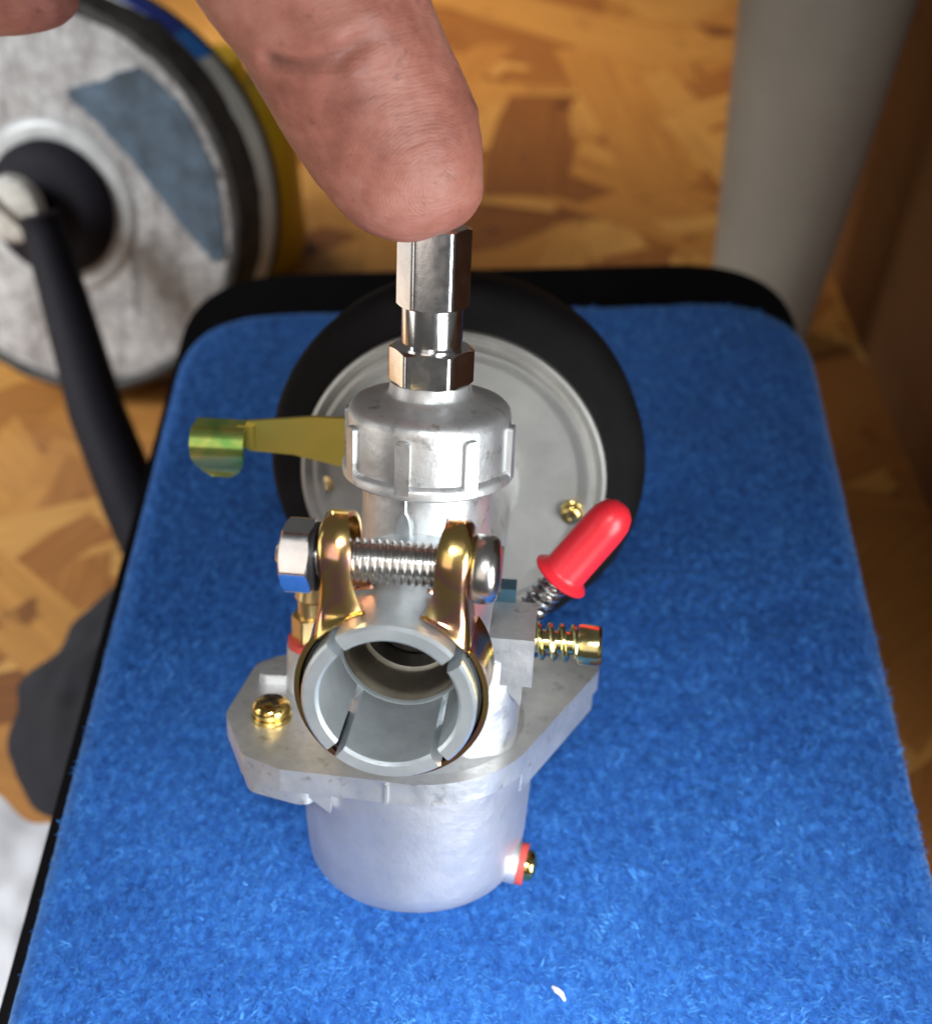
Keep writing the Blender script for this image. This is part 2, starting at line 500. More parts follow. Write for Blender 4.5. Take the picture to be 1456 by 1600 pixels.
def felt_pile():
    n = 170000
    x = rng.uniform(-78, 112, n); y = rng.uniform(-78, 175, n)
    keep = (y < 45) | (rng.random(n) < 0.45)
    x, y = x[keep], y[keep]
    poly = np.array(OUT)
    q = np.roll(poly, -1, 0)
    inside = np.zeros(len(x), bool)
    for (x1, y1), (x2, y2) in zip(poly, q):
        if y1 != y2:
            c = ((y1 > y) != (y2 > y)) & (x < (x2 - x1) * (y - y1) / (y2 - y1) + x1)
            inside ^= c
    x, y = x[inside], y[inside]
    dist = np.full(len(x), 1e9)
    for (x1, y1), (x2, y2) in zip(poly, q):
        ex, ey = x2 - x1, y2 - y1
        t = np.clip(((x - x1) * ex + (y - y1) * ey) / (ex * ex + ey * ey + 1e-9), 0, 1)
        dist = np.minimum(dist, np.hypot(x - x1 - t * ex, y - y1 - t * ey))
    ok = dist > 1.5
    x, y, dist = x[ok], y[ok], dist[ok]
    n = len(x)
    r = 7.0
    z = -(r - np.sqrt(np.maximum(0, r * r - (r - np.clip(dist, 0, r)) ** 2)))
    h = np.array([mnoise.noise((a * 0.9, b * 0.55, 0.0)) * 0.34 + mnoise.noise((a * 0.10, b * 0.10, 5.0)) * 0.35 + mnoise.noise((a * 0.022, b * 0.022, 9.0)) * 0.9 for a, b in zip(x, y)])
    flow = np.array([mnoise.noise((a * 0.30, b * 0.22, 3.0)) for a, b in zip(x, y)])
    tuft = np.array([mnoise.noise((a * 0.75, b * 0.45, 14.0)) for a, b in zip(x, y)])
    base = np.stack([x, y, z + h - 0.15], 1)
    ang = -1.35 + flow * 2.0 + 1.3 * np.array([mnoise.noise((a * 0.04, b * 0.03, 41.0)) for a, b in zip(x, y)]) + rng.normal(0, 0.55, n)
    L = (0.9 + 0.8 * rng.random(n)) * (1 + 0.6 * tuft)
    lean = 0.75 + 0.3 * rng.random(n)
    d = np.stack([np.cos(ang) * lean, np.sin(ang) * lean, np.full(n, 0.55) + 0.35 * tuft], 1)
    side = np.stack([-np.sin(ang), np.cos(ang), np.zeros(n)], 1)
    w = (0.075 + 0.06 * rng.random(n))[:, None]
    tip = base + d * L[:, None]
    mid = base + d * (L * 0.5)[:, None] + np.array([0, 0, 0.16])
    v = np.stack([base - side * w, base + side * w, mid + side * w * 0.8, mid - side * w * 0.8, tip], 1).reshape(-1, 3) * S
    k = np.arange(n)[:, None] * 5
    quads = np.hstack([k, k + 1, k + 2, k + 3])
    tris = np.hstack([k + 3, k + 2, k + 4])
    loops = np.hstack([quads, tris]).ravel()
    starts = (np.arange(n)[:, None] * 7 + np.array([[0, 4]])).ravel()
    me = bpy.data.meshes.new('felt_pile')
    me.vertices.add(n * 5); me.vertices.foreach_set('co', v.ravel())
    me.loops.add(n * 7); me.loops.foreach_set('vertex_index', loops)
    me.polygons.add(n * 2); me.polygons.foreach_set('loop_start', starts)
    me.update(calc_edges=True)
    nap = np.array([mnoise.noise((a * 0.045, b * 0.03, 21.0)) + 0.6 * mnoise.noise((a * 0.14, b * 0.09, 31.0)) for a, b in zip(x, y)])
    tone = np.clip(0.48 + 0.26 * rng.normal(0, 1, n) + 0.6 * tuft + 0.38 * nap, 0, 1)
    at = me.attributes.new('tone', 'FLOAT', 'POINT'); at.data.foreach_set('value', np.repeat(tone, 5))
    m, nt, b = new_mat('blue_felt_fibre')
    a = node(nt, 'ShaderNodeAttribute', attribute_name='tone')
    nt.links.new(ramp(nt, a.outputs['Fac'], [(0.0, (0.012, 0.060, 0.26)), (0.5, (0.028, 0.145, 0.50)), (1.0, (0.090, 0.33, 0.76))]), b.inputs['Base Color'])
    b.inputs['Roughness'].default_value = 0.7
    b.inputs['Specular IOR Level'].default_value = 0.25
    me.materials.append(m)
    o = bpy.data.objects.new('felt_pile', me)
    COL.objects.link(o)
    o.parent = stool
    o['kind'] = 'stuff'
felt_pile()
base_poly = round_poly([(-74.5, -102), (89.5, -102), (111.0, 203), (-80.0, 194)], [24, 24, 34, 34], 12)
G().prism(base_poly, -24, -6.6, bevel=3.5, seg=4).build('seat_rim', 'black_frame', stool)
for x, y in ((-60, -80), (70, -80), (88, 170), (-62, 162)):
    G().prism(round_poly([(x - 9, y - 9), (x + 9, y - 9), (x + 9, y + 9), (x - 9, y + 9)], 4), FZ + 0.9, -23).build('leg', 'black_frame', stool)

# ================================================================== the carburetor
carb = empty('carburetor', 'small grey cast metal carburetor leaning back on the blue pad under the thumb', 'carburetor')
MC = Matrix(((0.9948, 0.0944, 0.0386), (-0.1020, 0.9308, 0.3510), (-0.0028, -0.3531, 0.9356)))
MC = MC.to_quaternion().to_matrix().to_4x4()
carb.matrix_world = Matrix.Translation(Vector((-1.91, -17.2, 6.2)) * S) @ MC

# --- float bowl
g = G().lathe([(0, -1.3), (16.9, -1.3), (18.0, -1.0), (18.9, -0.2), (19.4, 1.0), (19.7, 3.0), (20.0, 7), (20.7, 23.6), (0, 23.6)], 96, Matrix.Translation((-0.4, 0, 0)))
bowl = g.build('float_bowl', 'bowl', carb)
# drain boss low on the right side of the bowl with a red washer and screw
g = G()
for mm, prof in ((axis_m((10.8, -5.2, 2.6), (1, -0.12, -0.08)), [(0, 0), (3.8, 0), (3.8, 7.8), (3.5, 8.3), (0, 8.3)]),):
    g.lathe(prof, 32, mm)
g.build('drain_boss', 'bowl', bowl)
G().lathe([(2.0, 0), (3.7, 0), (3.7, 1.2), (2.0, 1.2)], 32, axis_m((19.0, -6.2, 1.95), (1, -0.12, -0.08))).build('drain_washer', 'red_washer', bowl)
G().lathe([(0, 0), (2.7, 0), (2.7, 0.8), (2.4, 1.4), (1.4, 1.9), (0, 2.0)], 24, axis_m((20.2, -6.35, 1.85), (1, -0.12, -0.08))).build('drain_screw', 'gold', bowl)
# little fin under the left ear
G().prism([(-12.6, 18.6), (-12.4, 24), (-19.5, 24)], 0, 1.6, Matrix.Translation((0, -16.6, 0)) @ Matrix.Rotation(PI / 2, 4, 'X'), 0.4).build('bowl_fin', 'bowl', bowl)

# --- flange with its two ears
def arc(cx, cy, r, a0, a1, n):
    return [(cx + r * math.cos(math.radians(a0 + (a1 - a0) * i / n)), cy + r * math.sin(math.radians(a0 + (a1 - a0) * i / n))) for i in range(n + 1)]
corner = [((-20.5, -20.0), 2), ((-27.6, -17.0), 3), ((-33.6, -5.5), 3), ((-32.6, 12), 5), ((-22, 20), 4)]
ear_r = [((32.0, 20.5), 3), ((27.0, 25.0), 4), ((14, 20), 3)]
opts = [(p, 0) for p in arc(0, 0, 20.9, -100, -24, 24)] + ear_r + [(p, 0) for p in arc(0, 0, 20.5, 75, 118, 8)] + corner[::-1]
outl = round_poly([p for p, r in opts], [r for p, r in opts], 5)
g = G().prism(outl, 23.7, 27.9, bevel=0.7, seg=3)
g.prism(round_poly([(-15, -19.5), (-26.8, -16.4), (-32.4, -5.4), (-31.4, 10), (-18, 18)], [3, 3.5, 3.5, 5, 3], 5), 20.2, 23.9, bevel=1.0, seg=3)
g.prism(round_poly([(8.0, -12.0), (18.4, -8.9), (31.2, 19.9), (26.4, 24.0), (12, 18)], [2, 1.5, 3, 4, 3], 5), 19.6, 23.9, bevel=1.0, seg=3)
flange = g.build('bowl_flange', 'cast', carb, 35)
# raised lip on the left ear
G().prism(round_poly([(-31.0, 4.5), (-15, 6.2), (-15, 16), (-29, 11.5)], 1.5, 4), 27.5, 29.8, bevel=0.6).build('ear_step', 'cast', flange)
# seam line on the flange front
G().box((-3.1, -21.2, 23.9), (-2.7, -20.2, 27.5), 0.1).build('parting_line', 'cast', flange)

def phillips(name, loc, direction, r, h, mat, parent, washer=True, spin=0.4):
    mm = axis_m(loc, direction, spin)
    gg = G()
    prof = [(0, 0)]
    if washer:
        prof += [(r * 1.02, 0), (r * 1.06, h * 0.12), (r * 1.02, h * 0.26), (r * 0.93, h * 0.30)]
    prof += [(r, h * 0.36), (r, h * 0.62), (r * 0.9, h * 0.82), (r * 0.68, h * 0.95), (r * 0.3, h), (0, h)]
    gg.lathe(prof, 32, mm)
    o = gg.build(name, mat, parent, 40)
    # cross recess: raised bars, their dark colour standing in for shade
    cr = G()
    for a in (0, PI / 2):
        cr.box((-r * 0.60, -r * 0.15, h * 0.86), (r * 0.60, r * 0.15, h * 1.012), 0.05, mm @ Matrix.Rotation(a, 4, 'Z'))
    cr.build('cross_recess', 'recess', o)
    return o
M['recess'] = plain('screw_recess_shade', (0.035, 0.020, 0.008), 0.5)  # dark colour painted for the shade inside screw slots and recesses
phillips('flange_screw', (-25.4, -5.6, 27.9), (0, 0, 1), 3.35, 3.6, 'gold', flange, spin=0.75)

# --- main body
g = G()
g.lathe([(0, 26), (11.6, 26), (11.2, 40), (10.6, 60), (10.45, 76), (0, 76)], 72)
g.prism(round_poly([(-12, -9), (9, -13.5), (16.8, -9.5), (17.2, 4), (15.5, 13), (-12, 13)], [5, 4, 6, 5, 4, 4], 7), 27.2, 45.8, bevel=2.6, seg=4)
g.lathe([(19.5, 27.6), (16.5, 28.3), (14.2, 29.8), (12.8, 32.5), (11.5, 38), (0, 38)], 64)
body = g.build('main_body', 'cast', carb, 35)
g = G().box((6.5, -11.0, 41.6), (19.0, 2.0, 50.2), 2.5, seg=5)
g.build('idle_boss', 'cast', body, 40)
G().prism([(12.0, 43.2), (17.6, 43.2), (17.4, 37.4)], 0, 2.2, Matrix.Translation((0, -8.0, 0)) @ Matrix.Rotation(PI / 2, 4, 'X'), 0.35).build('boss_web', 'cast', body)
# casting seam with its almond shaped flash mark
g = G()
n = 26
grid = []
for i in range(n + 1):
    z = 60.5 + i * 0.56
    u = (z - 66.6) / 3.7
    w = 0.14 + (1.15 * math.sqrt(max(0, 1 - u * u)) if abs(u) < 1 else 0)
    row = []
    for j in range(7):
        s = -1 + j / 3
        x = -2.2 + w * s
        hgt = 0.10 + 0.25 * math.exp(-((s - 0.7) / 0.35) ** 2)
        y = -math.sqrt(10.55 ** 2 - x * x) - hgt
        row.append((x, y, z))
    grid.append(row)
g.sheet(grid, 0.3)
g.build('casting_seam', 'machined', body)

# --- throat tube, split by four slots at its mouth
def throat():
    g = G()
    ZC = 55.1
    Ro, Ri, Rs = 12.0, 9.6, 7.9
    yf, ys, yb = -40.1, -25.0, -8.0
    slots = [40, 131, 228, 312]
    half = 3.9
    na = 14
    # four mouth segments
    for k in range(4):
        a0 = slots[k] + half
        a1 = slots[(k + 1) % 4] - half + (360 if k == 3 else 0)
        prof = [(Ri, ys), (Ri, yf + 0.5), (Ri + 0.4, yf), (Ro - 0.4, yf), (Ro, yf + 0.5), (Ro, ys)]
        v, f = [], []
        for i in range(na + 1):
            a = math.radians(a0 + (a1 - a0) * i / na)
            for r, y in prof:
                v.append((r * math.cos(a), y, ZC + r * math.sin(a)))
        m = len(prof)
        for i in range(na):
            for j in range(m):
                f.append([i * m + j, i * m + (j + 1) % m, (i + 1) * m + (j + 1) % m, (i + 1) * m + j])
        f.append(list(range(m)))
        f.append(list(range(na * m, na * m + m))[::-1])
        g.add(v, f)
    # the whole tube behind the slots, with the stepped bore
    mm = axis_m((0, 0, ZC), (0, 1, 0))
    g.lathe([(Ro, ys), (Ro, -4), (Rs + 1.5, -4), (Rs + 1.5, -24.6), (Ri, ys), (Ro, ys)], 96, mm)
    return g.build('throat_tube', 'machined', carb, 35)
tube_o = throat()
G().lathe([(9.55, -24.4), (9.15, -23.4), (8.85, -22.9), (8.75, -22.3), (8.6, -21.9), (8.5, -21.2), (8.35, -20.8), (8.25, -20.0), (8.1, -19.6), (7.95, -18.6), (7.7, -18.2), (7.3, -17.8), (7.2, -8), (9.5, -8), (9.55, -24.4)], 96, axis_m((0, 0, 55.1), (0, 1, 0))).build('bore_step', 'bore', tube_o)
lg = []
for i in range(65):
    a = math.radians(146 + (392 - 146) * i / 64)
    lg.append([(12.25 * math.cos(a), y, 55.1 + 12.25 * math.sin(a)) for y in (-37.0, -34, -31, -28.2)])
G().sheet(lg, 0.3).build('slot_shade_sheet', 'dark_bore', tube_o)  # dark sheet added behind the mouth slots so they read as shaded
G().lathe([(0, -13.6), (7.05, -13.6), (7.05, -12.0), (0, -12.0)], 48, axis_m((0, 0, 55.1), (0, 1, 0))).build('throttle_slide', 'dark_bore', tube_o)

# --- hose clamp: band, two pinched ears, bolt, nut
def clamp_band():
    g = G()
    ZC = 55.1
    grid = []
    for i in range(65):
        a = math.radians(142 + (396 - 142) * i / 64)
        row = []
        for j in range(7):
            s = j / 6
            y = -37.5 + 10.0 * s
            r = 12.85 + 0.28 * (abs(2 * s - 1) ** 4)
            row.append((r * math.cos(a), y, ZC + r * math.sin(a)))
        grid.append(row)
    g.sheet(grid, 0.75)
    return g.build('hose_clamp', 'clamp', carb, 40)
band = clamp_band()

def clamp_ear(sx):
    g = G()
    nh, nc = 26, 30
    grid = []
    for i in range(nh + 1):
        h = i / nh
        z = 62.6 + 17.0 * h
        # inner edge swings outward as it climbs
        q = min(1, max(0, (h - 0.06) / 0.55))
        q = q * q * (3 - 2 * q)
        xin = 3.7 + 2.0 * q
        if h < 0.06:
            xin += 0.8 * (0.06 - h) / 0.06
        xout = 10.4 - 0.75 * math.sin(h * PI) + 0.1 * h
        yf, yb = -38.1 + 1.5 * h + 0.55 * math.sin(2 * PI * h), -28.3
        if h > 0.70:
            t = (h - 0.70) / 0.30
            k = math.sqrt(max(0.0, 1 - t * t))
            k = 0.10 + 0.90 * k
            ym = -33.6
            yf, yb = ym + (yf - ym) * k, ym + (yb - ym) * k
            xm = 7.8
            xin, xout = xm + (xin - xm) * (0.5 + 0.5 * k), xm + (xout - xm) * (0.35 + 0.65 * k)
        # bottom follows the tube
        rc = min(1.1, (xout - xin) * 0.45, (yb - yf) * 0.45)
        bow = 0.9 * (1 - h)
        pts = [(xin, yf + bow)]
        for s in (0.35, 0.7):
            pts.append((xin + (xout - rc - xin) * s, yf + bow * (1 - s) - 0.45 * math.sin(PI * s)))
        for s in range(7):
            a = s / 6 * PI / 2
            pts.append((xout - rc + rc * math.sin(a), yf + rc - rc * math.cos(a)))
        for s in (0.33, 0.66):
            pts.append((xout, yf + rc + (yb - yf - 2 * rc) * s))
        for s in range(7):
            a = s / 6 * PI / 2
            pts.append((xout - rc + rc * math.cos(a), yb - rc + rc * math.sin(a)))
        pts.append((xin + (xout - rc - xin) * 0.5, yb))
        pts.append((xin, yb - bow))
        row = []
        for x, y in pts:
            zz = z
            if h < 0.25:
                # lower rim rests on the tube surface
                zt = 55.1 + math.sqrt(max(0.0, 12.8 ** 2 - x * x))
                zz = zt + (62.6 + 17.0 * 0.25 - zt) * (h / 0.25) if True else z
            row.append((sx * x, y, zz))
        grid.append(row)
    g.sheet(grid, 0.62)
    return g.build('ear', 'clamp', band, 45)
clamp_ear(-1)
clamp_ear(1)

BZ, BY = 73.2, -33.2
_l = axis_m((0, 0, 0), (1, 0, 0)).inverted() @ Vector((0, -math.cos(math.radians(27)), math.sin(math.radians(27))))
NUT_SPIN = math.atan2(_l.y, _l.x) - PI / 6
def threaded(x0, x1, r, pitch, depth, m):
    g = G()
    n = 28
    turns = int((x1 - x0) / pitch)
    v, f = [], []
    steps = turns * n
    prof = [(0.0, 0), (0.18, 0), (0.5, depth), (0.68, depth)]
    for i in range(steps + 1):
        a = 2 * PI * (i % n) / n
        for dz, dr in prof:
            z = x0 + (i / n + dz) * pitch
            rr = r - depth + dr
            v.append((rr * math.cos(a), rr * math.sin(a), z))
    k = len(prof)
    for i in range(steps):
        for j in range(k - 1):
            f.append([i * k + j, (i + 1) * k + j, (i + 1) * k + j + 1, i * k + j + 1])
        if i + n < steps:
            f.append([i * k + k - 1, (i + 1) * k + k - 1, (i + 1 + n) * k, (i + n) * k])
    g.add(v, f, m)
    g.lathe([(0, x0), (r - depth * 0.9, x0), (r - depth * 0.9, x1), (0, x1)], n, m)
    return g
mx = axis_m((0, BY, BZ), (1, 0.0, 0.0))
bolt = threaded(-13.5, 10.5, 3.0, 1.0, 0.42, mx).build('clamp_bolt', 'steel', band, 40)
# pan head on the right
G().lathe([(0, 10.3), (4.4, 10.3), (4.7, 10.6), (4.7, 12.4), (4.5, 13.1), (4.0, 13.6), (2.6, 13.95), (1.2, 14.05), (0, 14.1)], 40, mx).build('bolt_head', 'steel', bolt, 50)
sl = G().box((-3.2, -0.55, 13.4), (3.2, 0.55, 14.12), 0.05, mx @ Matrix.Rotation(0.9, 4, 'Z')).build('head_slot', 'recess', bolt)
def hex_nut(r, z0, z1, spin, m, ch=0.12):
    """hexagon with turned (chamfered) ends"""
    g = G()
    n = 144
    rows = []
    h = z1 - z0
    ap = r * math.cos(PI / 6)
    v, f = [], []
    # hex wall with conical chamfer: build 4 rings, ring z depends on radius
    def cz(rr, top):
        d = max(0.0, rr - ap * 0.97) * 0.55
        return (z1 - d) if top else (z0 + d)
    for top in (False, True):
        for k in range(n):
            a = 2 * PI * k / n
            b = ((a - spin) % (PI / 3)) - PI / 6
            rr = ap / math.cos(b)
            lim = r * 0.975
            kk = 14.0 / r
            rr = -math.log(math.exp(-kk * rr) + math.exp(-kk * lim)) / kk + math.log(2) / kk * math.exp(-((rr - lim) * kk) ** 2) * 0.4
            v.append((rr * math.cos(a), rr * math.sin(a), cz(rr, top)))
    for k in range(n):
        f.append([k, (k + 1) % n, n + (k + 1) % n, n + k])
    for top in (0, 1):
        c = len(v)
        for k in range(n):
            a = 2 * PI * k / n
            v.append((ap * 0.97 * math.cos(a), ap * 0.97 * math.sin(a), z1 if top else z0))
        for k in range(n):
            f.append([top * n + k, top * n + (k + 1) % n, c + (k + 1) % n, c + k])
        f.append(list(range(c, c + n)))
    g.add(v, f, m)
    return g
hex_nut(5.35, -15.2, -11.2, NUT_SPIN, mx).build('clamp_nut', 'chrome', bolt, 22)
G().lathe([(0, -16.4), (1.2, -16.4), (1.8, -15.8), (1.9, -15), (0, -15)], 24, mx).build('bolt_tip', 'steel', bolt)
G().lathe([(3.1, -11.2), (4.7, -11.2), (4.7, -10.6), (3.1, -10.6)], 32, mx).build('washer', 'dark_bore', bolt)

# --- cap, ribs, nut, adjuster
cap = G().lathe([(10.7, 73.6), (13.3, 73.6), (13.75, 74.0), (13.75, 75.0), (13.45, 75.5), (12.95, 75.9), (12.85, 83.4), (12.6, 84.5), (11.9, 85.2), (10.6, 85.55), (8.2, 86.1), (7.0, 86.5), (6.5, 87.0), (6.3, 88.7), (5.2, 88.9), (0, 88.9)], 96).build('mixing_chamber_cap', 'cast', carb, 40)
rib_me = None
for k in range(8):
    az = math.radians(-90 - 10 + 45 * k)
    if rib_me is None:
        r = G().prism(round_poly([(-1.15, 74.6), (1.15, 74.6), (1.15, 83.0), (-1.15, 83.0)], [0.1, 0.1, 0.8, 0.8], 4), 12.3, 13.75, Matrix(((0, 0, 1, 0), (1, 0, 0, 0), (0, 1, 0, 0), (0, 0, 0, 1))), 0.4, 3).build('rib', 'cast', cap, 50)
        rib_me = r.data
    else:
        r = bpy.data.objects.new('rib', rib_me)
        COL.objects.link(r)
        r.parent = cap
    r.rotation_euler = (0, 0, az)
hex_nut(7.0, 88.6, 94.2, 0.02, None).build('lock_nut', 'chrome', carb, 20)
adj = G().lathe([(0, 93.8), (4.6, 93.8), (4.72, 94.4), (4.72, 100.6), (0, 100.6)], 56).build('cable_adjuster', 'chrome', carb)
hex_nut(5.85, 100.4, 112.3, 0.10, None).build('hex_head', 'chrome', adj, 20)

# --- choke lever on the left
g = G()
lev = [(-36.6, 65.2), (-37.6, 67.2), (-36.6, 70.9), (-24, 72.6), (-8, 72.9), (-8, 61.0), (-17.5, 63.0), (-28, 65.0)]
g.prism(lev, -0.55, 0.55, Matrix.Translation((0, 25.5, 0)) @ Matrix.Rotation(PI / 2, 4, 'X'), 0.2)
lever = g.build('choke_lever', 'lever', carb)
grid = []
for i in range(15):
    t = i / 14
    row = []
    for j in range(13):
        s = -1 + j / 6
        # convex pad, rounded below, rolled back over the top
        z = 71.0 - 10.9 * t
        hw = 4.9
        if z < 65.5:
            hw = 4.9 * math.sqrt(max(0.02, 1 - ((65.5 - z) / 5.75) ** 2))
        x = -41.5 + hw * s
        y = 24.0 - 2.4 * math.sin(min(1, t * 1.15) * PI) + 0.25 * s
        if t < 0.14:
            y += (0.14 - t) / 0.14 * 3.0
            z -= (0.14 - t) / 0.14 * 1.0
        row.append((x, y, z))
    grid.append(row)
G().sheet(grid, 0.9).build('thumb_tab', 'tab', lever, 60)
G().box((-38.2, 24.2, 66.0), (-35.2, 25.8, 70.2), 0.3).build('tab_neck', 'lever', lever)

# --- air filter behind
mf = axis_m((0, 0, 55.1), (0, 1, 0))
plate = G().lathe([(0, 42.2), (24.6, 42.2), (25.6, 41.9), (26.6, 41.1), (27.4, 41.0), (28.0, 41.6), (28.5, 42.3), (29.0, 41.9), (29.9, 41.5), (30.6, 42.0), (30.8, 44), (0, 44)], 120, mf).build('filter_plate', 'plate', carb, 40)
g = G().lathe([(30.4, 44.4), (30.7, 43.4), (31.6, 43.6), (33.0, 44.6), (34.8, 45.4), (36.6, 46.4), (37.9, 47.8), (38.6, 49.6), (38.8, 52), (38.6, 56), (38.2, 62.3), (37.3, 64.0), (35.5, 65.0), (0, 65.3), (0, 44.6)], 120, mf)
g.build('filter_housing', 'rubber', carb, 45)
G().lathe([(0, 0), (2.1, 0), (2.1, 0.35), (1.7, 0.55), (0, 0.6)], 24, axis_m((-26.0, 42.2, 52.3), (0, -1, 0))).build('plate_rivet', 'brass', plate)
phillips('plate_screw', (24.2, 42.2, 50.4), (0, -1, 0), 2.2, 2.6, 'gold', plate)
G().lathe([(12.5, 0), (12.5, 36), (13.5, 42), (0, 42), (0, 0)], 64, mf).build('filter_neck', 'cast', carb)

# --- red capped primer plunger on its spring
ax = Vector((15.3, 0.6, 22.6)).normalized()
p0 = Vector((14.9, 9.5, 40.4))
mp_ = axis_m(p0, ax)
def helix(r, wire, z0, z1, turns, m, n=18):
    pts = [(r * math.cos(2 * PI * i / n), r * math.sin(2 * PI * i / n), z0 + (z1 - z0) * i / (turns * n)) for i in range(int(turns * n) + 1)]
    return G().tube(pts, wire, 8, m)
prim = G().lathe([(0, 13.4), (5.1, 13.4), (5.3, 13.8), (4.9, 14.3), (4.1, 14.7), (3.9, 15.4), (3.85, 25.6), (3.6, 27.8), (2.8, 29.6), (1.5, 30.6), (0, 30.8)], 48, mp_).build('primer_cap', 'red', carb, 50)
prim['label'] = 'red vinyl cap on a spring loaded plunger'
helix(2.25, 0.5, -0.5, 13.6, 9.0, mp_).build('primer_spring', 'steel', prim)
G().lathe([(0, -1), (1.5, -1), (1.5, 14), (0, 14)], 20, mp_).build('plunger', 'steel', prim)
G().lathe([(0, -6), (3.6, -6), (3.5, -0.6), (0, -0.4)], 28, mp_).build('plunger_boss', 'cast', body)

# --- idle screw on the right
mi = axis_m((0, -4.2, 46.5), (1, 0, 0))
idle = G().lathe([(0, 26.0), (3.2, 26.0), (3.35, 26.3), (3.35, 29.3), (3.0, 29.8), (0, 29.9)], 36, mi).build('idle_screw', 'idle', carb)
G().box((-3.5, -0.45, 28.2), (3.5, 0.45, 30.0), 0.02, mi @ Matrix.Rotation(0.5, 4, 'Z')).build('screw_slot', 'recess', idle)
helix(2.75, 0.5, 19.0, 26.0, 3.6, mi).build('idle_spring', 'idle', idle)
G().lathe([(0, 17), (1.9, 17), (1.9, 26.2), (0, 26.2)], 24, mi).build('screw_shank', 'idle', idle)

# --- brass fitting with red washer on the left, blue-green gasket on the right
mb = axis_m((-20.6, 6.0, 27.5), (0, 0, 1))
boss = G().lathe([(0, 0), (4.9, 0), (4.6, 9), (0, 9)], 32, mb).build('fuel_inlet_boss', 'cast', carb)
G().lathe([(0, 9), (4.4, 9), (4.4, 10.2), (0, 10.2)], 32, mb).build('fibre_washer', 'red_washer', boss)
hex_nut(3.9, 10.2, 15.0, 0.2, mb).build('brass_hexagon', 'brass', boss, 20)
G().lathe([(0, 15), (2.6, 15), (2.6, 18), (3.0, 18.6), (2.5, 21), (0, 21)], 28, mb).build('brass_nipple', 'brass', boss)
G().box((11.5, 1.5, 49.6), (15.2, 5.5, 52.6), 0.6).build('gasket_tab', 'teal', carb)

# ================================================================== the hand
VIEW = Vector((0, 0.7193, -0.6947))
def loft(secs, n=28):
    pts = [Vector(s[:3]) for s in secs]
    # resample with smooth interpolation
    P, W, H = [], [], []
    for i in range(len(secs) - 1):
        p0 = pts[max(i - 1, 0)]; p1 = pts[i]; p2 = pts[i + 1]; p3 = pts[min(i + 2, len(secs) - 1)]
        for k in range(5):
            t = k / 5
            q = 0.5 * ((2 * p1) + (p2 - p0) * t + (2 * p0 - 5 * p1 + 4 * p2 - p3) * t * t + (3 * p1 - p0 - 3 * p2 + p3) * t ** 3)
            P.append(q)
            W.append(secs[i][3] * (1 - t) + secs[i + 1][3] * t)
            H.append(secs[i][4] * (1 - t) + secs[i + 1][4] * t)
    P.append(pts[-1]); W.append(secs[-1][3]); H.append(secs[-1][4])
    v, f = [], []
    for i, p in enumerate(P):
        t = (P[min(i + 1, len(P) - 1)] - P[max(i - 1, 0)]).normalized()
        a = t.cross(VIEW).normalized()
        b = a.cross(t)
        for k in range(n):
            th = 2 * PI * k / n
            v.append(tuple(p + a * (math.cos(th) * W[i]) + b * (math.sin(th) * H[i])))
    for i in range(len(P) - 1):
        for k in range(n):
            f.append([i * n + k, i * n + (k + 1) % n, (i + 1) * n + (k + 1) % n, (i + 1) * n + k])
    f.append(list(range(n))[::-1])
    f.append(list(range((len(P) - 1) * n, len(P) * n)))
    return v, f

